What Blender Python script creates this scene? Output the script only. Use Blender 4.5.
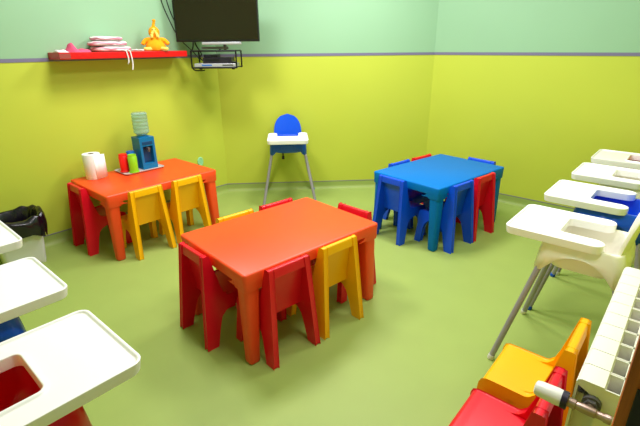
import bpy, bmesh, math, random
from mathutils import Vector, Matrix, noise
R = math.radians
PI = math.pi
random.seed(7)
C = bpy.context.scene.collection
for o in list(bpy.data.objects):
    bpy.data.objects.remove(o, do_unlink=True)

# ------------------------------------------------------------------ camera, world, lights, exposure
CAM_H = 1.503
cam_d = bpy.data.cameras.new('camera')
cam_d.sensor_width = 36.0
cam_d.lens = 24.18
cam_d.clip_start = 0.02
cam = bpy.data.objects.new('camera', cam_d)
C.objects.link(cam)
ax_r = Vector((0.65469, -0.75585, -0.00784))
ax_u = Vector((0.27807, 0.23119, 0.93232))
ax_b = Vector((-0.70289, -0.61257, 0.36154))
m3 = Matrix((ax_r, ax_u, ax_b)).transposed()
cam.matrix_world = Matrix.Translation((0, 0, CAM_H)) @ m3.to_4x4()
bpy.context.scene.camera = cam

world = bpy.data.worlds.new('world')
bpy.context.scene.world = world
world.use_nodes = True
world.node_tree.nodes['Background'].inputs[0].default_value = (1.0, 0.98, 0.95, 1)
world.node_tree.nodes['Background'].inputs[1].default_value = 0.25

vs = bpy.context.scene.view_settings
vs.view_transform = 'Standard'
vs.look = 'None'
vs.gamma = 1.0
vs.use_curve_mapping = False
vs.exposure = 0.16

LAMP_W = (21.0, 21.0, 38.0, 38.0)          # watts of each ceiling panel
LAMPS = [(1.25, 0.85), (2.90, 0.85), (1.60, 2.55), (2.95, 2.10)]

# room geometry (metres): X runs along the shelf wall, Y away from the radiator wall
XL, XR = -0.30, 4.34
YF, YB = -0.095, 3.77
DIAG = 6.54            # corner wall: X + Y = DIAG
ZC = 2.80
ZS = 1.425             # border stripe height
ZB = 0.086             # top of coved skirting
CORN_L = (DIAG - YB, YB)
CORN_R = (XR, DIAG - XR)
DOOR_X0, DOOR_X1, DOOR_H = -0.17, 0.80, 2.08

# ------------------------------------------------------------------ materials
def lin(c):
    out = []
    for v in c:
        v /= 255.0
        out.append(v / 12.92 if v <= 0.04045 else ((v + 0.055) / 1.055) ** 2.4)
    return (*out, 1.0)

MATS = {}
def mat(name, rgb, rough=0.5, metal=0.0, spec=0.5, coat=0.0, vary=0.0, scale=8.0, bump=0.0, bscale=120.0, trans=0.0, ior=1.45, emit=None, estr=0.0, alpha=1.0):
    m = bpy.data.materials.new(name)
    m.use_nodes = True
    nt = m.node_tree
    b = nt.nodes['Principled BSDF']
    col = lin(rgb)
    b.inputs['Base Color'].default_value = col
    b.inputs['Roughness'].default_value = rough
    b.inputs['Metallic'].default_value = metal
    b.inputs['Specular IOR Level'].default_value = spec
    b.inputs['Coat Weight'].default_value = coat
    b.inputs['Coat Roughness'].default_value = 0.15
    b.inputs['Transmission Weight'].default_value = trans
    b.inputs['IOR'].default_value = ior
    b.inputs['Alpha'].default_value = alpha
    if emit:
        b.inputs['Emission Color'].default_value = lin(emit)
        b.inputs['Emission Strength'].default_value = estr
    tc = nt.nodes.new('ShaderNodeTexCoord')
    if vary > 0:
        n = nt.nodes.new('ShaderNodeTexNoise')
        n.inputs['Scale'].default_value = scale
        n.inputs['Detail'].default_value = 4
        nt.links.new(tc.outputs['Object'], n.inputs['Vector'])
        mx = nt.nodes.new('ShaderNodeMix')
        mx.data_type = 'RGBA'
        mx.inputs[6].default_value = tuple(v * (1 - vary) for v in col[:3]) + (1,)
        mx.inputs[7].default_value = tuple(min(1, v * (1 + vary)) for v in col[:3]) + (1,)
        nt.links.new(n.outputs['Fac'], mx.inputs[0])
        nt.links.new(mx.outputs[2], b.inputs['Base Color'])
    if bump > 0:
        n2 = nt.nodes.new('ShaderNodeTexNoise')
        n2.inputs['Scale'].default_value = bscale
        n2.inputs['Detail'].default_value = 3
        nt.links.new(tc.outputs['Object'], n2.inputs['Vector'])
        bp = nt.nodes.new('ShaderNodeBump')
        bp.inputs['Strength'].default_value = bump
        bp.inputs['Distance'].default_value = 0.002
        nt.links.new(n2.outputs['Fac'], bp.inputs['Height'])
        nt.links.new(bp.outputs['Normal'], b.inputs['Normal'])
    MATS[name] = m
    return m

LIME, MINT, FLOORC = (195, 206, 72), (150, 191, 152), (155, 175, 90)
def wall_material():
    m = mat('wall_paint', LIME, rough=0.42, spec=0.4, bump=0.05, bscale=60)
    nt = m.node_tree
    b = nt.nodes['Principled BSDF']
    g = nt.nodes.new('ShaderNodeNewGeometry')
    sp = nt.nodes.new('ShaderNodeSeparateXYZ')
    nt.links.new(g.outputs['Position'], sp.inputs[0])
    gt = nt.nodes.new('ShaderNodeMath'); gt.operation = 'GREATER_THAN'
    gt.inputs[1].default_value = ZS
    nt.links.new(sp.outputs['Z'], gt.inputs[0])
    n = nt.nodes.new('ShaderNodeTexNoise'); n.inputs['Scale'].default_value = 1.6
    nt.links.new(g.outputs['Position'], n.inputs['Vector'])
    mx = nt.nodes.new('ShaderNodeMix'); mx.data_type = 'RGBA'
    mx.inputs[6].default_value = lin(LIME); mx.inputs[7].default_value = lin(MINT)
    nt.links.new(gt.outputs[0], mx.inputs[0])
    m2 = nt.nodes.new('ShaderNodeMix'); m2.data_type = 'RGBA'; m2.blend_type = 'MULTIPLY'
    m2.inputs[0].default_value = 0.08
    nt.links.new(mx.outputs[2], m2.inputs[6]); nt.links.new(n.outputs['Fac'], m2.inputs[7])
    nt.links.new(m2.outputs[2], b.inputs['Base Color'])
wall_material()
mat('floor_vinyl', FLOORC, rough=0.48, spec=0.4, vary=0.06, scale=5.0, bump=0.06, bscale=90)
mat('ceiling_white', (240, 240, 236), rough=0.8)
mat('stripe_grey', (118, 112, 140), rough=0.5)
mat('skirting_line', (134, 134, 132), rough=0.45)
mat('table_red', (247, 78, 30), rough=0.42, spec=0.6, vary=0.04, scale=14, bump=0.08, bscale=220)
mat('table_blue', (0, 112, 192), rough=0.5, spec=0.15, vary=0.04, scale=14, bump=0.08, bscale=220)
mat('chair_red', (226, 14, 40), rough=0.30, spec=0.5, bump=0.05, bscale=200, vary=0.05)
mat('chair_blue', (4, 78, 222), rough=0.36, spec=0.5, bump=0.05, bscale=200, vary=0.05)
mat('chair_yellow', (255, 184, 0), rough=0.36, spec=0.5, bump=0.05, bscale=200, vary=0.04)
mat('plastic_white', (248, 244, 230), rough=0.3, spec=0.5, vary=0.01)
mat('tray_white', (250, 249, 250), rough=0.28, spec=0.5, vary=0.01)
mat('hc_blue', (6, 84, 220), rough=0.32, vary=0.03)
mat('hc_red', (208, 6, 14), rough=0.32, vary=0.03)
mat('leg_metal', (158, 154, 162), rough=0.35, metal=0.2, vary=0.03)
mat('foot_white', (225, 222, 212), rough=0.5)
mat('strap_black', (22, 22, 28), rough=0.6)
mat('shelf_red', (206, 2, 10), rough=0.35, vary=0.04)
mat('shelf_patch', (150, 62, 52), rough=0.7, vary=0.15, scale=40)
mat('cloth_white', (232, 214, 216), rough=0.9, vary=0.08, scale=60, bump=0.3)
mat('cloth_pink', (222, 84, 122), rough=0.9, vary=0.12, scale=40, bump=0.3)
mat('cord_white', (228, 226, 222), rough=0.8)
mat('plush_orange', (250, 160, 6), rough=0.95, vary=0.10, scale=60, bump=0.5, bscale=300)
mat('plush_cream', (250, 208, 96), rough=0.95, vary=0.08, scale=60, bump=0.5, bscale=300)
mat('tv_black', (18, 16, 14), rough=0.35)
mat('tv_screen', (30, 24, 6), rough=0.16, spec=0.5)
mat('silver', (196, 196, 204), rough=0.35, metal=0.5)
mat('device_black', (30, 24, 36), rough=0.4)
mat('device_blue', (60, 110, 190), rough=0.4)
mat('rack_black', (20, 20, 24), rough=0.4, metal=0.3)
mat('cable_black', (24, 34, 28), rough=0.6)
mat('paper_white', (244, 244, 244), rough=0.95, vary=0.02, scale=50, bump=0.3, bscale=160)
mat('card_brown', (120, 96, 78), rough=0.9)
mat('cup_red', (238, 18, 16), rough=0.35)
mat('cup_green', (140, 205, 24), rough=0.35)
mat('cup_blue', (20, 110, 200), rough=0.35)
mat('cooler_blue', (0, 112, 166), rough=0.4, vary=0.04)
mat('cooler_dark', (0, 66, 110), rough=0.45)
mat('bottle_clear', (218, 242, 246), rough=0.08, trans=0.82, ior=1.12)
mat('tray_steel', (206, 196, 192), rough=0.35)
mat('plate_aqua', (150, 214, 160), rough=0.5)
mat('bin_white', (222, 222, 222), rough=0.45, vary=0.02)
mat('bag_black', (16, 10, 22), rough=0.24, spec=0.6)
mat('radiator_white', (238, 236, 226), rough=0.35)
mat('valve_white', (240, 240, 240), rough=0.35)
mat('valve_dark', (34, 28, 52), rough=0.45)
mat('valve_metal', (176, 150, 138), rough=0.35, metal=0.8)
mat('hub_grey', (110, 108, 112), rough=0.45, metal=0.5)
mat('lamp_diffuser', (255, 255, 255), rough=0.6, emit=(255, 250, 240), estr=1.5)
def wood_material():
    m = mat('door_wood', (176, 92, 28), rough=0.4)
    nt = m.node_tree; b = nt.nodes['Principled BSDF']
    tc = nt.nodes.new('ShaderNodeTexCoord')
    mp = nt.nodes.new('ShaderNodeMapping'); mp.inputs['Scale'].default_value = (30, 30, 1.6)
    nt.links.new(tc.outputs['Object'], mp.inputs[0])
    n = nt.nodes.new('ShaderNodeTexNoise'); n.inputs['Scale'].default_value = 2.0; n.inputs['Detail'].default_value = 6
    nt.links.new(mp.outputs[0], n.inputs['Vector'])
    cr = nt.nodes.new('ShaderNodeValToRGB')
    cr.color_ramp.elements[0].position = 0.3; cr.color_ramp.elements[0].color = lin((140, 66, 16))
    cr.color_ramp.elements[1].position = 0.75; cr.color_ramp.elements[1].color = lin((196, 106, 38))
    nt.links.new(n.outputs['Fac'], cr.inputs[0]); nt.links.new(cr.outputs[0], b.inputs['Base Color'])
wood_material()
def striped_cloth():
    m = mat('cloth_stripe', (232, 214, 216), rough=0.95)
    nt = m.node_tree; b = nt.nodes['Principled BSDF']
    tc = nt.nodes.new('ShaderNodeTexCoord')
    w = nt.nodes.new('ShaderNodeTexWave'); w.inputs['Scale'].default_value = 9; w.inputs['Distortion'].default_value = 5
    w.inputs['Detail'].default_value = 2; w.bands_direction = 'Z'
    nt.links.new(tc.outputs['Object'], w.inputs['Vector'])
    cr = nt.nodes.new('ShaderNodeValToRGB')
    cr.color_ramp.elements[0].position = 0.15; cr.color_ramp.elements[0].color = lin((214, 140, 160))
    cr.color_ramp.elements[1].position = 0.5; cr.color_ramp.elements[1].color = lin((236, 224, 226))
    nt.links.new(w.outputs['Fac'], cr.inputs[0]); nt.links.new(cr.outputs[0], b.inputs['Base Color'])
striped_cloth()

# ------------------------------------------------------------------ helpers
def mk(name, bm, material, parent=None, bevel=0.0, seg=2, ang=28, smooth=True, wn=True):
    bmesh.ops.remove_doubles(bm, verts=bm.verts, dist=1e-6)
    if bevel > 0:
        es = [e for e in bm.edges if len(e.link_faces) == 2 and e.calc_face_angle(0) > R(ang)]
        bmesh.ops.bevel(bm, geom=es, offset=bevel, segments=seg, profile=0.5, affect='EDGES', clamp_overlap=True)
    bmesh.ops.recalc_face_normals(bm, faces=bm.faces)
    me = bpy.data.meshes.new(name)
    bm.to_mesh(me); bm.free()
    me.materials.append(MATS[material])
    if smooth:
        me.polygons.foreach_set('use_smooth', [True] * len(me.polygons))
        me.set_sharp_from_angle(angle=R(50))
    o = bpy.data.objects.new(name, me)
    C.objects.link(o)
    if parent:
        o.parent = parent
    if bevel > 0 and wn:
        w = o.modifiers.new('wn', 'WEIGHTED_NORMAL'); w.keep_sharp = True
    return o

def tag(o, label, cat, group=None):
    o['label'] = label; o['category'] = cat
    if group:
        o['group'] = group
    return o

def thing(name, label, cat, loc=(0, 0, 0), rz=0.0, group=None):
    o = bpy.data.objects.new(name, None)
    o.empty_display_size = 0.1
    C.objects.link(o)
    o.location = loc; o.rotation_euler = (0, 0, R(rz))
    return tag(o, label, cat, group)

def copy_tree(o, parent=None):
    c = o.copy(); C.objects.link(c)
    if parent:
        c.parent = parent
    for ch in list(o.children):
        copy_tree(ch, c)
    return c

def box(bm, x0, x1, y0, y1, z0, z1):
    v = [bm.verts.new((x, y, z)) for z in (z0, z1) for y in (y0, y1) for x in (x0, x1)]
    for f in ((0, 2, 3, 1), (4, 5, 7, 6), (0, 1, 5, 4), (2, 6, 7, 3), (0, 4, 6, 2), (1, 3, 7, 5)):
        bm.faces.new([v[i] for i in f])
    return v

def loft(bm, loops, cap0=True, cap1=True, closed=True):
    rows = [[bm.verts.new(p) for p in lp] for lp in loops]
    n = len(rows[0])
    for a, b in zip(rows[:-1], rows[1:]):
        for i in range(n if closed else n - 1):
            j = (i + 1) % n
            bm.faces.new((a[i], a[j], b[j], b[i]))
    if cap0: bm.faces.new(rows[0])
    if cap1: bm.faces.new(rows[-1])
    return rows

def rrect(a, b, r, n=5, cx=0, cy=0):
    pts = []
    for sx, sy, a0 in ((1, 1, 0), (-1, 1, 90), (-1, -1, 180), (1, -1, 270)):
        for k in range(n + 1):
            t = R(a0 + 90 * k / n)
            pts.append((cx + sx * (a - r) + r * math.cos(t), cy + sy * (b - r) + r * math.sin(t)))
    return pts

def tube(bm, pts, r, n=10, cap=True):
    pts = [Vector(p) for p in pts]
    loops = []
    for i, p in enumerate(pts):
        d = (pts[min(i + 1, len(pts) - 1)] - pts[max(i - 1, 0)]).normalized()
        up = Vector((0, 0, 1)) if abs(d.z) < 0.9 else Vector((1, 0, 0))
        s = d.cross(up).normalized(); u = s.cross(d)
        rr = r[i] if isinstance(r, (list, tuple)) else r
        loops.append([p + (s * math.cos(2 * PI * k / n) + u * math.sin(2 * PI * k / n)) * rr for k in range(n)])
    loft(bm, loops, cap, cap)

def lathe(bm, prof, n=24, cx=0, cy=0):
    loops = [[(cx + r * math.cos(2 * PI * k / n), cy + r * math.sin(2 * PI * k / n), z) for k in range(n)] for r, z in prof]
    loft(bm, loops)

def prism_yz(bm, poly, x0, x1):
    """poly in (y, z); x0, x1 are functions of z"""
    a = [bm.verts.new((x0(z), y, z)) for y, z in poly]
    b = [bm.verts.new((x1(z), y, z)) for y, z in poly]
    n = len(poly)
    bm.faces.new(a); bm.faces.new(b[::-1])
    for i in range(n):
        j = (i + 1) % n
        bm.faces.new((a[i], a[j], b[j], b[i]))

def smooth_path(pts, k=8):
    pts = [Vector(p) for p in pts]
    P = [pts[0]] + pts + [pts[-1]]
    out = []
    for i in range(1, len(P) - 2):
        for s in range(k):
            t = s / k
            p0, p1, p2, p3 = P[i - 1], P[i], P[i + 1], P[i + 2]
            out.append(0.5 * ((2 * p1) + (p2 - p0) * t + (2 * p0 - 5 * p1 + 4 * p2 - p3) * t * t + (3 * p1 - p0 - 3 * p2 + p3) * t ** 3))
    out.append(pts[-1])
    return out

def struct(o, label=None):
    o['kind'] = 'structure'
    if label: o['label'] = label
    return o

# ------------------------------------------------------------------ the room
OUT = 0.12
bm = bmesh.new()
f = bm.faces.new([bm.verts.new((x, y, 0)) for x, y in ((XL - OUT, -1.4), (XR + OUT, -1.4), (XR + OUT, CORN_R[1] + 0.05), (CORN_L[0] + 0.05, YB + OUT), (XL - OUT, YB + OUT))])
r = bmesh.ops.extrude_face_region(bm, geom=[f])
bmesh.ops.translate(bm, vec=(0, 0, -0.1), verts=[v for v in r['geom'] if isinstance(v, bmesh.types.BMVert)])
struct(mk('floor', bm, 'floor_vinyl', smooth=False), 'mottled green vinyl floor')

bm = bmesh.new()
box(bm, XL - OUT, XR + OUT, YF - 0.2, YB + OUT, ZC, ZC + 0.1)
struct(mk('ceiling', bm, 'ceiling_white', smooth=False), 'plain white ceiling')

def wall_seg(name, p, q, label):
    """wall with its room face from p to q (room on the left of p->q)"""
    p, q = Vector(p), Vector(q)
    d = (q - p).normalized(); n = Vector((d.y, -d.x)) * 0.1
    bm = bmesh.new()
    loft(bm, [[(*a, z) for a in (p, q, q + n, p + n)] for z in (0.0, ZC)])
    return struct(mk(name, bm, 'wall_paint', smooth=False), label)

wall_seg('wall_left', CORN_L, (XL, YB), 'lime and mint painted wall behind the red shelf')
wall_seg('wall_back', CORN_R, CORN_L, 'lime and mint painted corner wall behind the blue high chair')
wall_seg('wall_right', (XR, YF), CORN_R, 'lime and mint painted wall behind the blue table')
wall_seg('wall_side', (XL, YB), (XL, YF), 'lime and mint painted wall behind the row of high chairs beside the bin')
bm = bmesh.new()
for x0, x1, z0, z1 in ((XL - 0.1, DOOR_X0, 0, ZC), (DOOR_X1, XR + 0.1, 0, ZC), (DOOR_X0, DOOR_X1, DOOR_H, ZC)):
    box(bm, x0, x1, YF - 0.16, YF, z0, z1)
struct(mk('wall_front', bm, 'wall_paint', smooth=False), 'lime and mint painted wall with the doorway and radiator')

def along(name, p, q, prof, material, label, parent=None, kind=True, ext=0.0):
    """sweep a (offset-into-room, z) profile along wall face p->q"""
    p, q = Vector(p), Vector(q)
    d = (q - p).normalized(); n = Vector((-d.y, d.x))
    p = p - d * ext; q = q + d * ext
    bm = bmesh.new()
    loft(bm, [[(*(a + n * o), z) for o, z in prof] for a in (p, q)])
    o = mk(name, bm, material)
    if kind: struct(o, label)
    return o

cove = [(-0.01, -0.01), (0.055, -0.002), (0.048, 0.0015)] + [(0.050 - 0.046 * math.sin(R(a)), 0.047 - 0.046 * math.cos(R(a))) for a in range(10, 91, 10)] + [(0.004, ZB), (-0.01, ZB)]
line = [(-0.01, ZB - 0.001), (0.006, ZB - 0.001), (0.006, ZB + 0.007), (-0.01, ZB + 0.007)]
stripe = [(-0.01, ZS - 0.013), (0.004, ZS - 0.013), (0.004, ZS + 0.013), (-0.01, ZS + 0.013)]
segs = [('left', CORN_L, (XL, YB)), ('back', CORN_R, CORN_L), ('right', (XR, YF), CORN_R), ('side', (XL, YB), (XL, YF)), ('front', (DOOR_X1 + 0.09, YF), (XR, YF))]
for i, (s, p, q) in enumerate(segs):
    q0 = p; q1 = q
    if s == 'front':
        along('baseboard_' + s, p, q, cove, 'floor_vinyl', 'green coved vinyl skirting')
    else:
        along('baseboard_' + s, p, q, cove, 'floor_vinyl', 'green coved vinyl skirting', ext=0.0)
    along('trim_%d' % (2 * i + 1), p, q, line, 'skirting_line', 'thin grey edging on top of the green skirting')
    along('trim_%d' % (2 * i + 2), p, q, stripe, 'stripe_grey', 'grey violet border stripe between lime and mint paint')

# door frame the photographer stands in
bm = bmesh.new()
for s, x in ((-1, DOOR_X0), (1, DOOR_X1)):
    a, b = sorted((x, x + s * 0.07))
    box(bm, a, b, YF - 0.18, -0.0115, 0, DOOR_H + 0.07)
box(bm, DOOR_X0, DOOR_X1, YF - 0.18, -0.0115, DOOR_H, DOOR_H + 0.07)
door = struct(mk('door_1', bm, 'door_wood', bevel=0.003), 'varnished brown wooden door frame')
bm = bmesh.new()
box(bm, DOOR_X1 - 0.003, DOOR_X1 + 0.01, -0.085, -0.030, 0.82, 0.945)
mk('strike_plate', bm, 'strap_black', door, bevel=0.002)

# ceiling lamps
lamp0 = None
for i, (x, y) in enumerate(LAMPS):
    t = thing('ceiling_light', ('square ceiling light panel nearest the doorway', 'square ceiling light panel above the row of high chairs past the radiator', 'square ceiling light panel between the two red tables', 'square ceiling light panel above the blue table')[i], 'ceiling light', (x, y, ZC), 0, 'ceiling light panels')
    bm = bmesh.new()
    lo = [rrect(a, a, 0.01, 2) for a in (0.31, 0.31, 0.285, 0.285)]
    loft(bm, [[(px, py, z) for px, py in l] for l, z in zip(lo, (0.0, -0.05, -0.05, -0.035))], cap1=False)
    mk('frame', bm, 'plastic_white', t)
    bm = bmesh.new(); box(bm, -0.285, 0.285, -0.285, 0.285, -0.040, -0.036)
    mk('diffuser', bm, 'lamp_diffuser', t)
    ld = bpy.data.lights.new('panel_light', 'AREA'); ld.shape = 'SQUARE'; ld.size = 0.55; ld.energy = LAMP_W[i]
    ld.color = (0.99, 0.95, 1.02)
    lo_ = bpy.data.objects.new('panel_light', ld); C.objects.link(lo_); lo_.parent = t; lo_.location = (0, 0, -0.055)

# ------------------------------------------------------------------ tables
TL, TW, TH = 0.948, 0.664, 0.52
def make_table(material, label):
    t = thing('play_table', label, 'table')
    bm = bmesh.new()
    # slab with a skirt: outer loops
    a, b = TL / 2, TW / 2
    L = []
    for s, z, r in ((-0.010, TH, 0.014), (-0.003, TH - 0.003, 0.018), (0.0, TH - 0.010, 0.020), (-0.004, TH - 0.062, 0.020)):
        L.append([(x, y, z) for x, y in rrect(a + s, b + s, r)])
    for s, z in ((-0.022, TH - 0.062), (-0.022, TH - 0.02)):
        L.append([(x, y, z) for x, y in rrect(a + s, b + s, 0.014)])
    loft(bm, L)
    mk('tabletop', bm, material, t, bevel=0)
    # corner brackets of the skirt
    for sx in (-1, 1):
        for sy in (-1, 1):
            bm = bmesh.new()
            cx, cy = sx * (a - 0.056), sy * (b - 0.056)
            lp = []
            for h, z, r in ((0.053, TH - 0.03, 0.016), (0.0525, TH - 0.092, 0.016), (0.051, TH - 0.097, 0.016), (0.046, TH - 0.098, 0.014)):
                lp.append([(x, y, z) for x, y in rrect(h, h, r, 4, cx, cy)])
            loft(bm, lp)
            # curved gussets along both edges
            for (ux, uy) in ((-sx, 0), (0, -sy)):
                th = 0.012
                prof = [(0.055, TH - 0.05)] + [(0.055 + 0.045 * (1 - math.cos(R(q))), TH - 0.05 - 0.038 * (1 - math.sin(R(q)))) for q in range(90, -1, -15)]
                prof = [(0.045, TH - 0.05), (0.105, TH - 0.05)] + [(0.055 + 0.05 * (1 - math.sin(R(q))), TH - 0.088 + 0.038 * (1 - math.cos(R(q)))) for q in range(80, -1, -20)] + [(0.045, TH - 0.088)]
                if uy == 0:
                    e = cy + sy * 0.0515
                    v0 = [bm.verts.new((cx + ux * d, e, z)) for d, z in prof]; v1 = [bm.verts.new((cx + ux * d, e - sy * th, z)) for d, z in prof]
                else:
                    e = cx + sx * 0.0515
                    v0 = [bm.verts.new((e, cy + uy * d, z)) for d, z in prof]; v1 = [bm.verts.new((e - sx * th, cy + uy * d, z)) for d, z in prof]
                n = len(prof); bm.faces.new(v0); bm.faces.new(v1)
                for i in range(n): bm.faces.new((v0[i], v0[(i + 1) % n], v1[(i + 1) % n], v1[i]))
            mk('corner_bracket', bm, material, t)
            bm = bmesh.new()
            lp = []
            for h, z in ((0.043, TH - 0.06), (0.043, TH - 0.10), (0.031, 0.012), (0.028, 0.003), (0.023, 0.0)):
                k = (TH - z) / TH
                ox, oy = cx + sx * 0.018 * k, cy + sy * 0.018 * k
                lp.append([(x, y, z) for x, y in rrect(h, h, h * 0.5, 3, ox, oy)])
            loft(bm, lp)
            mk('leg', bm, material, t)
    return t

t = make_table('table_red', 'orange-red plastic play table in the middle of the floor, ringed by six chairs')
t.location = (1.584, 1.676, 0); t.rotation_euler.z = R(-7)
tB = copy_tree(t)
tag(tB, 'orange-red plastic play table against the wall, holding a small water dispenser', 'table')
tB.location = (1.655, 3.365, 0); tB.rotation_euler.z = R(-0.8)
tC = make_table('table_blue', 'bright blue plastic play table with blue and red chairs around it')
tC.location = (3.354, 1.560, 0); tC.rotation_euler.z = R(-9)

# ------------------------------------------------------------------ small chairs
CH = 0.525
def make_chair(material, label):
    t = thing('toddler_chair', label, 'chair', group='small plastic chairs')
    xo = lambda z: 0.155 - 0.030 * z / CH
    rear = [(0.000, 0.0), (0.012, 0.14), (0.030, 0.36), (0.044, CH - 0.005), (0.070, CH - 0.005), (0.092, 0.42), (0.110, 0.345), (0.124, 0.300), (0.145, 0.277), (0.175, 0.267),
            (0.21, 0.266), (0.21, 0.215), (0.165, 0.210), (0.128, 0.196), (0.100, 0.168), (0.084, 0.12), (0.056, 0.0)]
    front = [(0.20, 0.265), (0.296, 0.265), (0.312, 0.258), (0.320, 0.240), (0.345, 0.0), (0.300, 0.0), (0.288, 0.12), (0.276, 0.165), (0.252, 0.196), (0.225, 0.212), (0.20, 0.215)]
    for s in (-1, 1):
        bm = bmesh.new()
        prism_yz(bm, rear, lambda z: s * xo(z), lambda z: s * (xo(z) - 0.032))
        mk('leg', bm, material, t, bevel=0.006, ang=40)
        bm = bmesh.new()
        prism_yz(bm, front, lambda z: s * xo(z), lambda z: s * (xo(z) - 0.036))
        mk('leg', bm, material, t, bevel=0.006, ang=40)
    # seat slab with rounded front and a front skirt
    bm = bmesh.new()
    prof = [(0.108, 0.275), (0.16, 0.272), (0.27, 0.273), (0.305, 0.272), (0.320, 0.264), (0.327, 0.246), (0.330, 0.200), (0.318, 0.199), (0.300, 0.236), (0.16, 0.238), (0.122, 0.230), (0.108, 0.230)]
    prism_yz(bm, prof, lambda z: -xo(z) - 0.0012, lambda z: xo(z) + 0.0012)
    mk('seat', bm, material, t, bevel=0.009, seg=3, ang=45)
    # back: top rail plus recessed panel
    bm = bmesh.new()
    rail = [(0.040, 0.474), (0.043, CH - 0.008), (0.049, CH), (0.066, CH), (0.073, CH - 0.008), (0.083, 0.466), (0.078, 0.462)]
    prism_yz(bm, rail, lambda z: -xo(z) - 0.001, lambda z: xo(z) + 0.001)
    panel = [(0.060, 0.49), (0.076, 0.49), (0.112, 0.30), (0.118, 0.234), (0.102, 0.234), (0.096, 0.30)]
    prism_yz(bm, panel, lambda z: -xo(z) + 0.02, lambda z: xo(z) - 0.02)
    mk('backrest', bm, material, t, bevel=0.006, ang=35)
    return t

PROTO = {}
def chair(colour, x, y, rz, label):
    if colour not in PROTO:
        t = PROTO[colour] = make_chair('chair_' + colour, label)
    else:
        t = copy_tree(PROTO[colour])
    t.location = (x, y, 0); t.rotation_euler.z = R(rz)
    t['label'] = label
    return t

chair('red', 1.290, 1.285, -7, 'crimson chair beside a yellow one at the middle red table, back to the radiator wall')
chair('yellow', 1.634, 1.245, -7, 'yellow chair at the middle red table, its back towards the radiator wall')
chair('red', 1.024, 1.821, -95, 'crimson plastic chair at the short end of the middle red table facing the blue table')
chair('yellow', 1.555, 2.115, 173, 'yellow plastic chair at the middle red table, its back towards the shelf wall')
chair('red', 1.873, 2.074, 172, 'crimson plastic chair with its back to the blue high chair, tucked under the middle table')
chair('red', 2.176, 1.545, 86, 'crimson plastic chair at the short end of the middle red table nearest the blue table')
chair('blue', 2.795, 1.727, -98, 'blue plastic chair at the short end of the blue table nearest the red tables')
chair('blue', 3.056, 1.175, -9, 'blue plastic chair at the blue table, beside the only red chair facing the corner')
chair('red', 3.371, 1.125, -9, 'red plastic chair at the blue table, its back towards the row of high chairs')
chair('blue', 3.338, 2.000, 171, 'blue plastic chair on the wall side of the blue table, beside a red one')
chair('red', 3.657, 1.949, 171, 'red plastic chair on the wall side of the blue table, mostly hidden')
chair('blue', 3.935, 1.400, 84, 'blue plastic chair at the short end of the blue table nearest the lime wall')
chair('red', 1.085, 3.460, -90, 'crimson plastic chair at the short end of the table with the dispenser, beside the bin')
chair('yellow', 1.450, 2.937, -1, 'yellow plastic chair at the wall table, the one nearer the waste bin')
chair('yellow', 1.805, 2.936, -1, 'yellow plastic chair at the wall table, the one farther from the waste bin')
chair('yellow', 1.578, 0.086, 0, 'empty yellow plastic chair with its back against the white radiator')
chair('red', 1.225, 0.088, 0, 'empty crimson plastic chair below the radiator valve')

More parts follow.
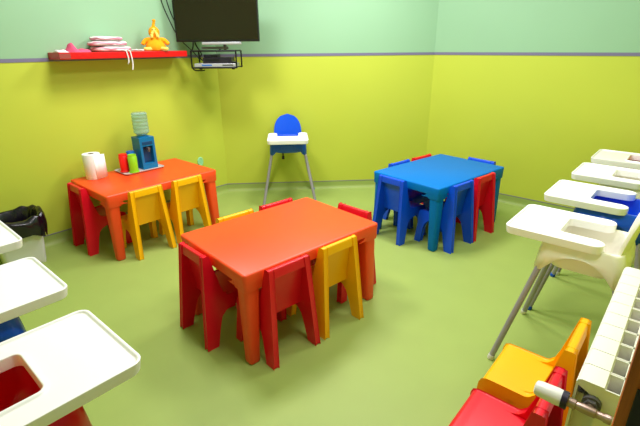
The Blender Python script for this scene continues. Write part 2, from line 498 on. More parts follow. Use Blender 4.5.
# ------------------------------------------------------------------ high chairs
def make_high_chair(shell_mat, foot_mat, label, seat_mat=None):
    t = thing('high_chair', label, 'high chair', group='plastic high chairs with white trays')
    # moulded shell: apron with arched openings, rim, bucket
    N = 8
    def loop(a, b, r, zf):
        pts = rrect(a, b, r, N)
        # subdivide straight sides
        out = []
        n = len(pts)
        for i in range(n):
            p, q = pts[i], pts[(i + 1) % n]
            d = math.hypot(q[0] - p[0], q[1] - p[1])
            k = 10 if (i % (N + 1)) == N else 1
            for s in range(k):
                x = p[0] + (q[0] - p[0]) * s / k; y = p[1] + (q[1] - p[1]) * s / k
                out.append((x, y, zf(x / a, y / b)))
        return out
    def arch(u, v):
        w = min(abs(u), abs(v))          # 0 mid-side .. ~1 at the corner
        k = max(0.0, 1 - (w / 0.80) ** 2.2)
        return 0.528 + 0.095 * k
    def rimz(u, v):
        return 0.674
    bm = bmesh.new()
    L = [loop(0.180, 0.178, 0.040, arch), loop(0.174, 0.168, 0.042, lambda u, v: 0.622), loop(0.168, 0.156, 0.042, lambda u, v: rimz(u, v) - 0.006),
         loop(0.164, 0.152, 0.042, rimz), loop(0.152, 0.140, 0.04, rimz), loop(0.148, 0.136, 0.04, lambda u, v: rimz(u, v) - 0.006),
         loop(0.142, 0.130, 0.045, lambda u, v: 0.575), loop(0.132, 0.120, 0.05, lambda u, v: 0.543), loop(0.105, 0.095, 0.05, lambda u, v: 0.532)]
    rows = loft(bm, L, cap0=False, cap1=True)
    so = mk('seat_shell', bm, shell_mat, t)
    sd = so.modifiers.new('thick', 'SOLIDIFY'); sd.thickness = 0.004; sd.offset = 0
    # backrest: concave dome
    bm = bmesh.new()
    NV, NS = 14, 14
    grid = []
    for j in range(NV + 1):
        v = j / NV
        k = max(0.0, (v - 0.30) / 0.70)
        w = 0.147 * math.sqrt(max(0.0, 1 - k ** 2.6)) * (1 - 0.06 * min(v / 0.3, 1)) + 0.002
        row = []
        for i in range(NS + 1):
            s = math.sin((i / NS - 0.5) * PI)
            x = w * s
            y = -0.142 - 0.050 * v + 0.028 * (x / 0.156) ** 2
            row.append(bm.verts.new((x, y, 0.60 + 0.288 * v)))
        grid.append(row)
    for j in range(NV):
        for i in range(NS):
            bm.faces.new((grid[j][i], grid[j][i + 1], grid[j + 1][i + 1], grid[j + 1][i]))
    bo = mk('backrest', bm, shell_mat, t)
    sd = bo.modifiers.new('thick', 'SOLIDIFY'); sd.thickness = 0.014; sd.offset = 0
    bv = bo.modifiers.new('round', 'BEVEL'); bv.width = 0.005; bv.segments = 2; bv.limit_method = 'ANGLE'
    # legs with end caps
    for sx in (-1, 1):
        for sy in (-1, 1):
            p0 = Vector((sx * 0.148, sy * 0.136, 0.612)); p1 = Vector((sx * 0.264, sy * 0.272, 0.004))
            bm = bmesh.new(); tube(bm, [p0, p1], 0.0140, 12)
            lg = mk('leg', bm, 'leg_metal', t)
            d = (p1 - p0).normalized()
            bm = bmesh.new(); tube(bm, [p1 - d * 0.022, p1 - d * 0.004, p1 + Vector((0, 0, -0.004))], [0.0160, 0.0170, 0.014], 12)
            mk('foot_cap', bm, foot_mat, lg)
    # tray: U-shaped outline with raised rim
    W, y1, y0, yc, cw = 0.196, 0.328, -0.078, 0.108, 0.104
    rc = 0.035
    out = []
    def arc(cx, cy, r, a0, a1, n=5):
        for k in range(n + 1):
            a = R(a0 + (a1 - a0) * k / n)
            out.append((cx + r * math.cos(a), cy + r * math.sin(a)))
    arc(W - rc, y1 - rc, rc, 0, 90)
    arc(-W + rc, y1 - rc, rc, 90, 180)
    am = (W - cw) / 2 - 0.001
    arc(-W + am, y0 + am, am, 180, 360, 8)
    arc(-cw + 0.02, yc - 0.02, 0.02, 180, 90)
    arc(cw - 0.02, yc - 0.02, 0.02, 90, 0)
    arc(W - am, y0 + am, am, 180, 360, 8)
    bm = bmesh.new()
    top = bm.faces.new([bm.verts.new((x, y, 0.708)) for x, y in out])
    bmesh.ops.recalc_face_normals(bm, faces=[top])
    if top.normal.z < 0: top.normal_flip()
    r = bmesh.ops.extrude_face_region(bm, geom=[top])
    # the original stays as the bottom; the extruded copy is the top
    newf = [g for g in r['geom'] if isinstance(g, bmesh.types.BMFace)][0]
    for v in newf.verts: v.co.z = 0.708
    oldv = [v for v in bm.verts if v not in set(newf.verts)]
    for v in oldv:
        v.co.z = 0.669
        v.co.x *= 0.975; 
        if v.co.y > 0.2: v.co.y -= 0.006
    bmesh.ops.inset_region(bm, faces=[newf], thickness=0.009, depth=0.0)
    bmesh.ops.inset_region(bm, faces=[newf], thickness=0.004, depth=-0.007)
    bm.normal_update()
    mk('tray', bm, 'tray_white', t, bevel=0.003, ang=40)
    # harness strap with buckle hanging below the seat
    bm = bmesh.new()
    box(bm, 0.046, 0.060, 0.096, 0.100, 0.488, 0.575)
    box(bm, 0.040, 0.066, 0.092, 0.104, 0.468, 0.500)
    mk('strap', bm, 'strap_black', t, bevel=0)
    return t

GR = [('plastic_white', 'foot_white', 'white'), ('hc_blue', 'hc_blue', 'blue'), ('hc_red', 'foot_white', 'red')]
HC = {}
def high_chair(kind, x, y, rz, label):
    if kind not in HC:
        k = next(g for g in GR if g[2] == kind)
        t = HC[kind] = make_high_chair(k[0], k[1], label)
    else:
        t = copy_tree(HC[kind])
    t.location = (x, y, 0); t.rotation_euler.z = R(rz); t['label'] = label
    return t
high_chair('white', 2.182, 0.248, 0, 'all-white high chair next to the end of the radiator')
high_chair('blue', 2.775, 0.238, 0, 'high chair with blue seat and white tray in the row past the radiator')
high_chair('white', 3.345, 0.222, 0, 'all-white high chair between the blue-seated and red-seated ones')
high_chair('red', 3.905, 0.212, 0, 'high chair with red seat at the far end of the row past the radiator')
hc_corner = high_chair('blue', 3.045, 3.075, 135, 'blue high chair with white tray standing alone before the corner wall')
hc_corner.scale = (1.0, 1.0, 0.965)
high_chair('red', 0.076, 1.186, -90, 'high chair with red seat on the side of the room with the bin')
high_chair('blue', 0.095, 1.750, -90, 'high chair with blue seat and white tray between two others near the bin')
high_chair('white', 0.125, 2.345, -90, 'white high chair standing right beside the waste bin')

# ------------------------------------------------------------------ radiator and valve
RX0, NSEC, SW = 1.098, 10, 0.0792
RZ0, RZ1, RY0, RY1 = 0.10, 0.70, -0.022, 0.080
rad = thing('radiator', 'white sectional radiator mounted beside the doorway', 'radiator', (RX0, 0, RZ0))
sec_me = None
for i in range(NSEC):
    if sec_me is None:
        bm = bmesh.new()
        h = RZ1 - RZ0
        g = 0.0012
        box(bm, g, SW - g, RY1 - 0.006, RY1, 0, h - 0.012)                 # front face
        lp = [(RY1, h - 0.014), (RY1 - 0.004, h - 0.004), (RY1 - 0.012, h), (0.019, h), (0.015, h - 0.01), (0.015, h - 0.05), (RY1 - 0.006, h - 0.02)]
        prism_yz(bm, lp, lambda z: g, lambda z: SW - g)                     # top cap
        box(bm, g, SW - g, RY0, RY0 + 0.008, 0.02, h - 0.004)              # rear face
        box(bm, 0.0012, 0.0052, RY0 + 0.005, 0.024, 0.02, h - 0.004)       # webs beside the vents
        box(bm, SW - 0.0052, SW - 0.0012, RY0 + 0.005, 0.024, 0.02, h - 0.004)
        box(bm, SW / 2 - 0.014, SW / 2 + 0.014, 0.012, 0.040, 0.02, h - 0.06)  # water column
        box(bm, SW / 2 - 0.002, SW / 2 + 0.002, RY0, RY1 - 0.004, 0.02, h - 0.07)  # fin
        o = mk('radiator_section', bm, 'radiator_white', rad, bevel=0)
        sec_me = o.data
    else:
        o = bpy.data.objects.new('radiator_section', sec_me); C.objects.link(o); o.parent = rad
    o.location = (i * SW, 0, 0)
bm = bmesh.new()
HZ = RZ1 - RZ0 - 0.055
tube(bm, [(0.02, 0.036, HZ), (-0.012, 0.036, HZ)], 0.022, 16)
tube(bm, [(-0.012, 0.036, HZ), (-0.022, 0.036, HZ)], 0.017, 6)
mk('hub', bm, 'hub_grey', rad)
bm = bmesh.new()
tube(bm, [(0.02, 0.036, 0.05), (-0.012, 0.036, 0.05)], 0.022, 16)
mk('hub', bm, 'hub_grey', rad)
bm = bmesh.new()
for z in (0.08, h - 0.1):
    for x in (0.12, NSEC * SW - 0.12):
        box(bm, x - 0.012, x + 0.012, YF + 0.001, 0.02, z, z + 0.012)
mk('bracket', bm, 'radiator_white', rad)
vx = -0.036
valve = bpy.data.objects.new('valve', None)
bm = bmesh.new()
tube(bm, [(-0.02, 0.036, HZ), (vx, 0.036, HZ)], 0.010, 12)
tube(bm, [(vx, 0.088, HZ), (vx, 0.066, HZ), (vx, 0.064, HZ), (vx, 0.050, HZ), (vx, 0.022, HZ), (vx, 0.020, HZ), (vx, 0.004, HZ), (vx, 0.002, HZ), (vx, -0.012, HZ)], [0.013, 0.013, 0.010, 0.0125, 0.0125, 0.010, 0.010, 0.012, 0.012], 12)
vb = mk('valve_body', bm, 'valve_metal', rad)
bm = bmesh.new(); tube(bm, [(vx, 0.084, HZ), (vx, 0.098, HZ)], 0.0235, 18); mk('valve_collar', bm, 'valve_dark', vb)
bm = bmesh.new()
n = 28
prof = [(0.097, 0.0215), (0.110, 0.0230), (0.150, 0.0210), (0.160, 0.0185), (0.163, 0.013)]
loft(bm, [[(vx + math.cos(2 * PI * k / n) * (r - (0.0012 if k % 2 and 0.105 < y < 0.158 else 0)), y, HZ + math.sin(2 * PI * k / n) * (r - (0.0012 if k % 2 and 0.105 < y < 0.158 else 0))) for k in range(n)] for y, r in prof])
mk('thermostat_head', bm, 'valve_white', vb)
bm = bmesh.new(); tube(bm, [(vx, -0.010, HZ), (vx, YF + 0.001, HZ)], 0.0085, 12); mk('pipe', bm, 'valve_white', vb)
bpy.data.objects.remove(valve)

# ------------------------------------------------------------------ wall shelf and what lies on it
SZ0, SZ1 = 1.428, 1.476
SX0, SX1, SD = 1.252, 2.300, 0.22
sh = thing('wall_shelf', 'long red floating shelf on the mint and lime wall', 'shelf', (0, 0, 0))
bm = bmesh.new(); box(bm, SX0, SX1, YB - SD, YB - 0.001, SZ0, SZ1); mk('board', bm, 'shelf_red', sh, bevel=0.003)
bm = bmesh.new(); box(bm, SX0 - 0.001, SX0 + 0.075, YB - SD - 0.0012, YB - SD + 0.004, SZ0 + 0.006, SZ1 - 0.008); mk('worn_patch', bm, 'shelf_patch', sh)

def wavy_slab(bm, x0, x1, y0, y1, z0, z1, amp, seed, n=16, m=8):
    loops = []
    for i in range(n + 1):
        u = i / n
        x = x0 + (x1 - x0) * u
        k = math.sqrt(max(0.02, 1 - (2 * u - 1) ** 6))
        lp = []
        for j in range(m * 2):
            a = 2 * PI * j / (m * 2)
            cy, sy = math.cos(a), math.sin(a)
            yy = (y0 + y1) / 2 + (y1 - y0) / 2 * k * math.copysign(abs(cy) ** 0.5, cy)
            zz = (z0 + z1) / 2 + (z1 - z0) / 2 * (0.45 + 0.55 * k) * math.copysign(abs(sy) ** 0.6, sy)
            w = amp * noise.noise(Vector((x * 14 + seed, yy * 14, zz * 20)))
            lp.append((x + w, yy + w, max(SZ1 + 0.0005, zz + (w * 0.8 if sy > -0.2 else 0))))
        loops.append(lp)
    loft(bm, loops)

zt = SZ1
for k, (x0, x1, h, seed) in enumerate(((1.530, 1.83, 0.040, 1), (1.515, 1.80, 0.034, 4), (1.540, 1.77, 0.032, 9))):
    bm = bmesh.new()
    wavy_slab(bm, x0, x1, YB - 0.205, YB - 0.02, zt + 0.0005, zt + h, 0.009, seed)
    lab = ('folded white and pink cloth at the bottom of the pile on the red shelf', 'folded white and pink cloth in the middle of the pile on the red shelf', 'folded white and pink cloth on top of the pile on the red shelf')[k]
    o = tag(mk('folded_cloth', bm, 'cloth_stripe', None), lab, 'cloth', 'folded cloths on the shelf')
    if k == 0:
        for px, ln in ((1.735, 0.045), (1.765, 0.09)):
            bm = bmesh.new()
            xx = px
            tube(bm, smooth_path([(xx - 0.05, YB - 0.17, SZ1 + 0.014), (xx, YB - 0.215, SZ1 + 0.010), (xx + 0.012, YB - SD - 0.007, SZ1 - 0.004), (xx + 0.02, YB - SD - 0.006, SZ0 - ln * 0.4), (xx + 0.012, YB - SD - 0.004, SZ0 - ln)], 6), 0.005, 6)
            mk('tie_string', bm, 'cord_white', o)
    zt += h + 0.003
bm = bmesh.new()
tube(bm, smooth_path([(1.835, YB - 0.15, SZ1 + 0.008), (1.855, YB - 0.19, SZ1 + 0.012), (1.875, YB - 0.14, SZ1 + 0.008), (1.90, YB - 0.18, SZ1 + 0.010), (1.915, YB - 0.19, SZ1 + 0.008)], 7), 0.0065, 8)
tag(mk('loose_cord', bm, 'cord_white'), 'white cord lying on the red shelf between cloths and orange toy', 'cord')
bm = bmesh.new()
loops = []
N1 = 22
for i in range(N1 + 1):
    u = i / N1; x = 1.340 + 0.165 * u
    hh = 0.010 + 0.045 * math.exp(-((u - 0.22) / 0.14) ** 2) + 0.012 * math.exp(-((u - 0.7) / 0.25) ** 2)
    lp = []
    for j in range(10):
        a = 2 * PI * j / 10
        lp.append((x, YB - 0.12 + 0.075 * (1 - 0.5 * abs(2 * u - 1) ** 3) * math.cos(a), SZ1 + 0.0005 + hh * max(0.0, math.sin(a)) * (1 + 0.3 * math.sin(9 * u + 3 * math.cos(a)))))
    loops.append(lp)
loft(bm, loops)
tag(mk('crumpled_cloth', bm, 'cloth_pink'), 'crumpled deep pink cloth on the red shelf', 'cloth')
bm = bmesh.new()
loops = []
for i in range(13):
    u = i / 12; x = 1.258 + 0.075 * u
    hh = 0.006 + 0.024 * math.sin(PI * min(1, u * 1.1)) * (1 - u * 0.5)
    loops.append([(x, YB - 0.15 + 0.05 * math.cos(2 * PI * j / 8), SZ1 + 0.0005 + hh * max(0, math.sin(2 * PI * j / 8)) * (1 + 0.4 * math.sin(7 * u + j))) for j in range(8)])
loft(bm, loops)
tag(mk('small_cloth', bm, 'cloth_stripe'), 'small pale pink cloth scrap at the end of the red shelf', 'cloth')

def blob(bm, c, r, rot=None, n=14, m=10, squash=None):
    c = Vector(c)
    loops = []
    for j in range(1, m):
        th = PI * j / m
        lp = []
        for i in range(n):
            ph = 2 * PI * i / n
            v = Vector((r[0] * math.sin(th) * math.cos(ph), r[1] * math.sin(th) * math.sin(ph), -r[2] * math.cos(th)))
            if rot: v = rot @ v
            lp.append(c + v)
        loops.append(lp)
    rows = loft(bm, loops, False, False)
    for row, s in ((rows[0], -1), (rows[-1], 1)):
        v = Vector((0, 0, s * r[2]))
        if rot: v = rot @ v
        pv = bm.verts.new(c + v)
        for i in range(n):
            bm.faces.new((row[i], row[(i + 1) % n], pv))

# soft toy (generic bird with a tall tuft)
ty = thing('soft_toy', 'orange and yellow plush bird with floppy limbs sitting on the red shelf', 'soft toy', (2.060, YB - 0.13, SZ1), -28)
ty.scale = (0.86, 0.86, 0.86)
bm = bmesh.new()
loft(bm, [[((r) * math.cos(2 * PI * k / 18), r * 0.85 * math.sin(2 * PI * k / 18), z) for k in range(18)] for r, z in ((0.05, 0.001), (0.085, 0.006), (0.098, 0.030), (0.092, 0.060), (0.072, 0.090), (0.050, 0.112), (0.036, 0.124), (0.034, 0.130))])
mk('body', bm, 'plush_orange', ty)
bm = bmesh.new(); blob(bm, (0, 0, 0.172), (0.052, 0.046, 0.056)); hd = mk('head', bm, 'plush_orange', ty)
bm = bmesh.new(); tube(bm, smooth_path([(0, 0, 0.215), (0.004, 0, 0.245), (0.012, -0.004, 0.268), (0.010, -0.006, 0.290)], 4), [0.018] * 3 + [0.014] * 4 + [0.012] * 2 + [0.016] * 3 + [0.006], 10); mk('tuft', bm, 'plush_orange', hd)
bm = bmesh.new(); blob(bm, (0, -0.034, 0.186), (0.024, 0.022, 0.026)); mk('face', bm, 'plush_cream', hd)
for s in (-1, 1):
    bm = bmesh.new(); tube(bm, smooth_path([(s * 0.012, -0.044, 0.175), (s * 0.024, -0.056, 0.150), (s * 0.028, -0.062, 0.118)], 5), [0.008, 0.010, 0.011, 0.013, 0.014, 0.015, 0.016, 0.016, 0.015, 0.012, 0.005], 10)
    mk('ear_flap', bm, 'plush_cream', hd)
    bm = bmesh.new(); blob(bm, (s * 0.014, -0.053, 0.196), (0.005, 0.004, 0.005), n=8, m=6); mk('eye', bm, 'strap_black', hd)
    bm = bmesh.new(); tube(bm, smooth_path([(s * 0.045, 0, 0.105), (s * 0.085, -0.01, 0.098), (s * 0.110, -0.02, 0.075), (s * 0.120, -0.025, 0.060)], 4), [0.024] * 5 + [0.021] * 4 + [0.019] * 3 + [0.010], 10)
    mk('wing', bm, 'plush_orange', ty)
    bm = bmesh.new()
    if s < 0:
        pth = [(-0.045, -0.055, 0.022), (-0.080, -0.080, 0.020), (-0.115, -0.066, 0.020)]
    else:
        pth = [(0.045, -0.055, 0.024), (0.080, -0.080, 0.021), (0.112, -0.088, 0.020)]
    pp = smooth_path(pth, 5)
    tube(bm, pp, [0.018] * (len(pp) - 3) + [0.016, 0.014, 0.006], 10)
    mk('leg', bm, 'plush_cream', ty)

# ------------------------------------------------------------------ television, bracket and media rack in the corner
FW = Vector((0.7539, 0.6570, 0)); RT = Vector((0.6570, -0.7539, 0))       # view-facing frame of the set
tvc = FW * 4.13 + RT * (-0.893)
rzv = math.degrees(math.atan2(RT.y, RT.x))
def tvthing(name, label, cat, z, dx=0.0, dy=0.0):
    p = tvc + RT * dx + FW * dy
    return thing(name, label, cat, (p.x, p.y, z), rzv)
TVB = 1.548
tv = tvthing('television', 'black flat television hanging on the corner above the small rack', 'television', TVB)
TVW, TVHt = 0.368, 0.450
bm = bmesh.new(); box(bm, -TVW, TVW, -0.022, 0.030, 0, TVHt); box(bm, -0.20, 0.20, 0.028, 0.06, 0.08, 0.34); mk('housing', bm, 'tv_black', tv, bevel=0.004)
bm = bmesh.new(); box(bm, -TVW + 0.012, TVW - 0.012, -0.0235, -0.020, 0.018, TVHt - 0.012); mk('screen', bm, 'tv_screen', tv)
bm = bmesh.new(); box(bm, -0.145, 0.205, -0.020, 0.020, -0.024, -0.001); mk('speaker_bar', bm, 'silver', tv, bevel=0.004)
bm = bmesh.new()
corner = Vector((CORN_L[0], CORN_L[1], 0)) - tvc
lc = Vector((corner.dot(RT), corner.dot(FW)))
tube(bm, [(0.03, 0.055, 0.20), (0.02, 0.16, 0.20), (lc.x * 0.8, lc.y * 0.80, 0.20), (lc.x, lc.y - 0.03, 0.20)], 0.018, 10)
box(bm, lc.x - 0.05, lc.x + 0.05, lc.y - 0.06, lc.y - 0.035, 0.08, 0.32)
tube(bm, [(0.03, 0.065, 0.20), (0.045, 0.065, 0.02), (0.045, 0.04, -0.066)], 0.014, 8)
box(bm, -0.165, 0.075, 0.030, 0.050, -0.062, -0.040)
mk('mount_arm', bm, 'hub_grey', tv)

RZ = 1.326
rk = tvthing('media_rack', 'small black wire rack hanging under the television', 'rack', RZ, 0, 0.0)
rx0, rx1, ry0, ry1, rh = -0.238, 0.160, -0.075, 0.20, 0.146
bm = bmesh.new()
for y in (ry0, ry1):
    tube(bm, [(rx0, y, 0), (rx0, y, rh)], 0.007, 8); tube(bm, [(rx1, y, 0), (rx1, y, rh)], 0.007, 8)
    tube(bm, [(rx0, y, rh), (rx1, y, rh)], 0.007, 8); tube(bm, [(rx0, y, 0.003), (rx1, y, 0.003)], 0.005, 8)
for x in (rx0, rx1):
    tube(bm, [(x, ry0, rh), (x, ry1, rh)], 0.006, 8)
mk('frame', bm, 'rack_black', rk)
bm = bmesh.new(); box(bm, rx0, rx1, ry0, ry1, 0.006, 0.010); mk('shelf_plate', bm, 'rack_black', rk)
bm = bmesh.new(); tube(bm, [(0.0, 0.04, rh), (0.0, 0.04, rh + 0.0135)], 0.010, 8); mk('hanger', bm, 'rack_black', rk)
for x in (rx0 + 0.05, rx1 - 0.05):
    bm = bmesh.new(); lathe(bm, [(0.012, -0.014), (0.016, -0.010), (0.016, 0.0)], 12, x, 0.03); mk('rubber_foot', bm, 'rack_black', rk)
dv = tvthing('disc_player', 'slim silver disc player on the bottom of the rack', 'disc player', RZ + 0.0105, 0, 0)
bm = bmesh.new(); box(bm, -0.222, 0.146, -0.055, 0.15, 0, 0.030); mk('case', bm, 'silver', dv, bevel=0.003)
bm = bmesh.new(); box(bm, -0.155, -0.065, -0.0565, -0.05, 0.010, 0.022); mk('display', bm, 'device_blue', dv)
bm = bmesh.new(); box(bm, 0.030, 0.125, -0.0565, -0.05, 0.012, 0.020); mk('disc_slot', bm, 'device_black', dv)
sb = tvthing('receiver_box', 'black receiver box lying on the silver disc player', 'receiver', RZ + 0.041, 0, 0)
bm = bmesh.new(); box(bm, -0.150, 0.110, -0.03, 0.13, 0, 0.050); mk('case', bm, 'device_black', sb, bevel=0.004)
bm = bmesh.new(); box(bm, -0.13, 0.0, -0.0315, -0.027, 0.018, 0.036); mk('front_panel', bm, 'rack_black', sb)
s2 = tvthing('small_receiver', 'small black box on top of the larger receiver', 'receiver', RZ + 0.092, 0, 0)
bm = bmesh.new(); box(bm, -0.140, -0.015, -0.02, 0.10, 0, 0.024); mk('case', bm, 'rack_black', s2, bevel=0.003)
bm = bmesh.new(); box(bm, -0.125, -0.075, -0.0215, -0.017, 0.008, 0.016); mk('display', bm, 'valve_dark', s2)
rc_ = tvthing('remote_control', 'black remote control lying at the end of the rack', 'remote control', RZ + 0.041, 0, 0)
bm = bmesh.new(); box(bm, 0.113, 0.147, -0.045, 0.02, 0, 0.014); mk('case', bm, 'rack_black', rc_, bevel=0.003)
bm = bmesh.new()
for k in range(3):
    box(bm, 0.116 + 0.010 * k, 0.123 + 0.010 * k, -0.03, -0.02, 0.013, 0.0155)
mk('buttons', bm, 'hub_grey', rc_)

def wallpt(x, z, off=0.006):
    return (x, YB - off, z)
cables = [([wallpt(2.23, 2.35), wallpt(2.22, 2.05), wallpt(2.24, 1.88), wallpt(2.30, 1.72), wallpt(2.36, 1.60), wallpt(2.40, 1.54, .03), (2.415, 3.62, 1.46), (2.42, 3.55, 1.40)], 'black cable running down the mint wall, outermost of the bundle beside the television'),
          ([wallpt(2.30, 2.35), wallpt(2.285, 2.0), wallpt(2.30, 1.85), wallpt(2.35, 1.72), wallpt(2.40, 1.66, .02), (2.46, 3.68, 1.60)], 'thin dark cable bending behind the television, middle of the bundle'),
          ([wallpt(2.37, 2.35), wallpt(2.35, 2.0), wallpt(2.37, 1.90), wallpt(2.43, 1.80), wallpt(2.50, 1.74, .02)], 'short dark cable on the mint wall, the one tight against the television')]
for pts, lab in cables:
    bm = bmesh.new(); tube(bm, smooth_path(pts, 8), 0.0042, 6)
    tag(mk('cable', bm, 'cable_black'), lab, 'cable', 'cables beside the television')
def tvw(dx, dy, z):
    p = tvc + RT * dx + FW * dy
    return (p.x, p.y, z)
for k, (pts, lab) in enumerate(((([tvw(-0.22, 0.045, 1.66), tvw(-0.225, 0.06, 1.54), tvw(-0.19, 0.10, 1.45), tvw(-0.215, 0.14, 1.41), tvw(-0.17, 0.168, 1.365)]), 'tangled black lead hanging between television and rack'),
                                 (([tvw(-0.24, 0.050, 1.62), tvw(-0.245, 0.06, 1.52), tvw(-0.268, 0.06, 1.46), tvw(-0.275, 0.06, 1.40), tvw(-0.262, 0.05, 1.315), tvw(-0.20, 0.05, 1.302), tvw(-0.16, 0.06, 1.306)]), 'black lead looping below the end of the rack'))):
    bm = bmesh.new(); tube(bm, smooth_path(pts, 8), 0.006, 6)
    tag(mk('power_lead', bm, 'cable_black'), lab, 'cable')

# ------------------------------------------------------------------ things on the wall table
def roll():
    t = thing('paper_roll', 'fat white paper towel roll standing on the red wall table', 'paper roll', (1.340, 3.585, TH + 0.0015), 0)
    bm = bmesh.new()
    lathe_pts = [(0.024, 0.0), (0.064, 0.0), (0.066, 0.004), (0.066, 0.196), (0.064, 0.200), (0.024, 0.200)]
    n = 32
    loops = [[(r * math.cos(2 * PI * k / n), r * math.sin(2 * PI * k / n), z) for k in range(n)] for r, z in lathe_pts]
    loops.append(loops[0])
    loft(bm, loops, False, False)
    mk('paper', bm, 'paper_white', t)
    bm = bmesh.new()
    loops = [[(r * math.cos(2 * PI * k / n), r * math.sin(2 * PI * k / n), z) for k in range(n)] for r, z in ((0.020, 0.001), (0.0238, 0.001), (0.0238, 0.199), (0.020, 0.199), (0.020, 0.001))]
    loft(bm, loops, False, False)
    mk('core', bm, 'card_brown', t)
    # loose outer sheet curling off the roll
    bm = bmesh.new()
    lo = []
    for k in range(17):
        a = R(-100 + 90 * k / 16)
        rr = 0.0672 + 0.030 * max(0, (k - 3) / 13) ** 1.5
        lo.append((rr * math.cos(a), rr * math.sin(a)))
    r0 = [bm.verts.new((x, y, 0.002)) for x, y in lo]; r1 = [bm.verts.new((x, y, 0.190 - 0.004 * math.sin(i * 0.5))) for i, (x, y) in enumerate(lo)]
    for i in range(16): bm.faces.new((r0[i], r0[i + 1], r1[i + 1], r1[i]))
    o = mk('loose_sheet', bm, 'paper_white', t)
    s = o.modifiers.new('thick', 'SOLIDIFY'); s.thickness = 0.0012
roll()
ZT = TH + 0.0015
tr = thing('serving_tray', 'flat grey metal tray under the cups and dispenser', 'tray', (1.702, 3.548, ZT), 1)
bm = bmesh.new()
L = []
for s, z in ((0.0, 0.001), (0.008, 0.012), (0.010, 0.0125), (0.004, 0.005), (-0.004, 0.0035)):
    L.append([(x, y, z) for x, y in rrect(0.168 + s, 0.108 + s, 0.03)])
loft(bm, L); mk('plate', bm, 'tray_steel', tr)
ZU = ZT + 0.0055
def cup(x, y, colour, label, h=0.150, r0=0.034, r1=0.038):
    t = thing('cup', label, 'cup', (x, y, ZU), 0, 'plastic cups on the tray')
    n = 20
    bm = bmesh.new()
    # tumbler standing upside down: wide rim below, ribbed wall
    prof = [(r1, 0.0), (r1, 0.010), (r1 - 0.003, 0.011), (r0 + 0.003, h * 0.86), (r0, h * 0.88), (r0 - 0.001, h), (r0 - 0.006, h), (r0 - 0.007, h - 0.004)]
    lathe(bm, prof, n)
    mk('tumbler', bm, colour, t)
    bm = bmesh.new()
    loft(bm, [[(r * math.cos(2 * PI * k / n), r * math.sin(2 * PI * k / n), z) for k in range(n)] for r, z in ((r1 + 0.0005, 0.0), (r1 + 0.003, 0.002), (r1 + 0.003, 0.008), (r1 + 0.0005, 0.010))], False, False)
    mk('rim', bm, colour, t)
cup(1.580, 3.560, 'cup_red', 'red plastic cup on the grey tray beside the green one')
cup(1.622, 3.487, 'cup_green', 'lime green plastic cup on the grey tray', r0=0.034, r1=0.038)
cup(1.662, 3.592, 'cup_blue', 'blue plastic cup half hidden behind the green one', h=0.155)

wc = thing('water_dispenser', 'blue tabletop water dispenser with clear ribbed bottle on the red table', 'water dispenser', (1.775, 3.560, ZU), 0)
bw, bd, bh = 0.067, 0.067, 0.268
bm = bmesh.new()
lp = []
# body: U-shaped column with an alcove for the glass
box(bm, -bw, bw, -bd + 0.045, bd, 0, bh)
box(bm, -bw, -bw + 0.022, -bd, -bd + 0.045, 0.045, bh - 0.075)
box(bm, bw - 0.022, bw, -bd, -bd + 0.045, 0.045, bh - 0.075)
box(bm, -bw, bw, -bd, -bd + 0.045, bh - 0.075, bh)
box(bm, -bw, bw, -bd - 0.004, -bd + 0.045, 0, 0.045)
mk('body', bm, 'cooler_blue', wc)
bm = bmesh.new(); box(bm, -bw + 0.023, bw - 0.023, -bd + 0.038, -bd + 0.047, 0.046, bh - 0.076); mk('alcove', bm, 'cooler_dark', wc)
bm = bmesh.new(); box(bm, -bw + 0.02, bw - 0.02, -bd - 0.003, -bd + 0.004, bh - 0.062, bh - 0.035); mk('label_band', bm, 'cooler_dark', wc, bevel=0.002)
bm = bmesh.new()
tube(bm, [(0, -bd + 0.03, 0.175), (0, -bd - 0.022, 0.175)], 0.011, 12)
tube(bm, [(0, -bd - 0.012, 0.178), (0, -bd - 0.012, 0.145)], 0.008, 10)
mk('tap', bm, 'hub_grey', wc)
bm = bmesh.new(); lathe(bm, [(0.05, bh), (0.052, bh + 0.006), (0.040, bh + 0.012)], 24); mk('collar', bm, 'cooler_blue', wc)
bm = bmesh.new()
prof = [(0.018, bh + 0.004), (0.024, bh + 0.012), (0.048, bh + 0.022), (0.058, bh + 0.034)]
z = bh + 0.034
for k in range(5):
    prof += [(0.064, z + 0.004), (0.064, z + 0.022), (0.059, z + 0.026), (0.059, z + 0.029)]
    z += 0.030
prof += [(0.064, z + 0.004), (0.064, z + 0.010), (0.054, z + 0.018), (0.030, z + 0.016)]
lathe(bm, prof, 28)
bt = mk('bottle', bm, 'bottle_clear', wc)
sd = bt.modifiers.new('thick', 'SOLIDIFY'); sd.thickness = 0.0025; sd.offset = -1

# pale plate low on the wall
op = thing('wall_plate', 'small pale aqua oval plate low on the lime wall beside the red table', 'wall plate', (2.455, YB, 0.405))
bm = bmesh.new()
n = 24
def ov(a, b, y): return [(a * math.cos(2 * PI * k / n), y, b * math.sin(2 * PI * k / n)) for k in range(n)]
loft(bm, [ov(0.034, 0.048, 0.002), ov(0.034, 0.048, -0.006), ov(0.030, 0.044, -0.010), ov(0.022, 0.034, -0.010), ov(0.020, 0.032, -0.007)])
mk('plate', bm, 'plate_aqua', op)
bm = bmesh.new(); loft(bm, [ov(0.008, 0.008, -0.006), ov(0.008, 0.008, -0.0085), ov(0.005, 0.005, -0.0095)]); mk('screw_cap', bm, 'plate_aqua', op)

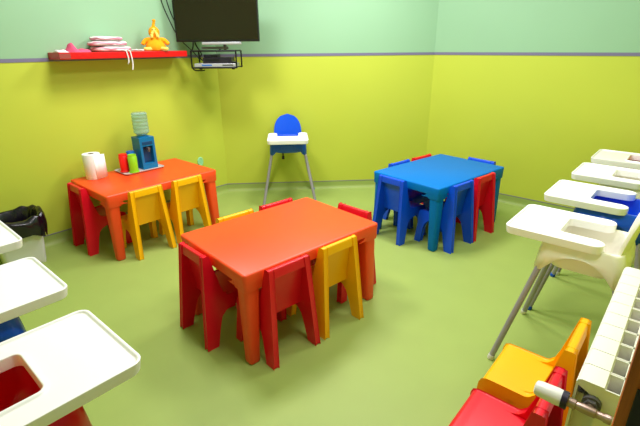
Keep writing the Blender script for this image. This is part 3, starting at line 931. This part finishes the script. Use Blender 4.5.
# ------------------------------------------------------------------ waste bin with its bag
BX, BY = 0.720, 3.590
wb = thing('waste_bin', 'white plastic waste bin standing against the lime wall', 'waste bin', (BX, BY, 0), -4)
bm = bmesh.new()
L = []
for a, b, z in ((0.125, 0.110, 0.012), (0.128, 0.112, 0.020), (0.150, 0.132, 0.300), (0.156, 0.138, 0.302), (0.158, 0.140, 0.320), (0.148, 0.130, 0.320), (0.145, 0.127, 0.300), (0.123, 0.107, 0.024)):
    L.append([(x, y, z) for x, y in rrect(a, b, 0.03)])
loft(bm, L); mk('body', bm, 'bin_white', wb)
for sx in (-1, 1):
    for sy in (-1, 1):
        bm = bmesh.new()
        loft(bm, [[(x, y, z) for x, y in rrect(s, s, 0.012, 3, sx * (0.125 - 0.024), sy * (0.110 - 0.024))] for s, z in ((0.020, 0.0), (0.024, 0.03), (0.024, 0.06))])
        mk('foot', bm, 'bin_white', wb)
bm = bmesh.new()
n = 110
loops = []
levels = [(0.016, 0.035, 0.245, 0.034), (0.026, 0.040, 0.275, 0.036), (0.032, 0.042, 0.315, 0.032), (0.028, 0.036, 0.360, 0.026), (0.012, 0.02, 0.375, 0.020), (-0.010, 0.0, 0.375, 0.010), (-0.022, -0.018, 0.33, 0.012), (-0.034, -0.03, 0.26, 0.014), (-0.060, -0.05, 0.16, 0.012), (-0.075, -0.065, 0.09, 0.008)]
for li, (da, db, z, am) in enumerate(levels):
    lp = []
    for k in range(n):
        a = 2 * PI * k / n
        ca, sa = math.cos(a), math.sin(a)
        ex = 2 / 3.2
        x = math.copysign(abs(ca) ** ex, ca) * (0.158 + da); y = math.copysign(abs(sa) ** ex, sa) * (0.140 + db)
        w = noise.noise(Vector((ca * 3.2, sa * 3.2, li * 0.45))) + 0.9 * abs(noise.noise(Vector((ca * 7, sa * 7, li * 0.55 + 5)))) + 0.5 * noise.noise(Vector((ca * 16, sa * 16, li * 1.1)))
        rr = 1 + am * 3.2 * w
        if da > 0:
            rr = max(rr, 1.0)
        zz = z + am * 1.4 * noise.noise(Vector((ca * 2.6 + 9, sa * 2.6, li * 0.3))) + (0.06 * max(0, ca) * (1 if li < 5 else 0.3) * (0.4 if li > 2 else 0.2))
        if li < 3:   # hem hangs lower towards the room
            zz += 0.03 * math.sin(a * 3) - (0.03 if li == 0 else 0) * max(0, -sa)
        lp.append((x * rr, y * rr, zz))
    loops.append(lp)
loft(bm, loops, cap0=False, cap1=True)
bg = thing('bin_bag', 'crumpled glossy black bag folded over the white bin', 'bin bag', (BX, BY, 0), -4)
bo = mk('bag_film', bm, 'bag_black', bg)
ss = bo.modifiers.new('sub', 'SUBSURF'); ss.levels = 1; ss.render_levels = 1
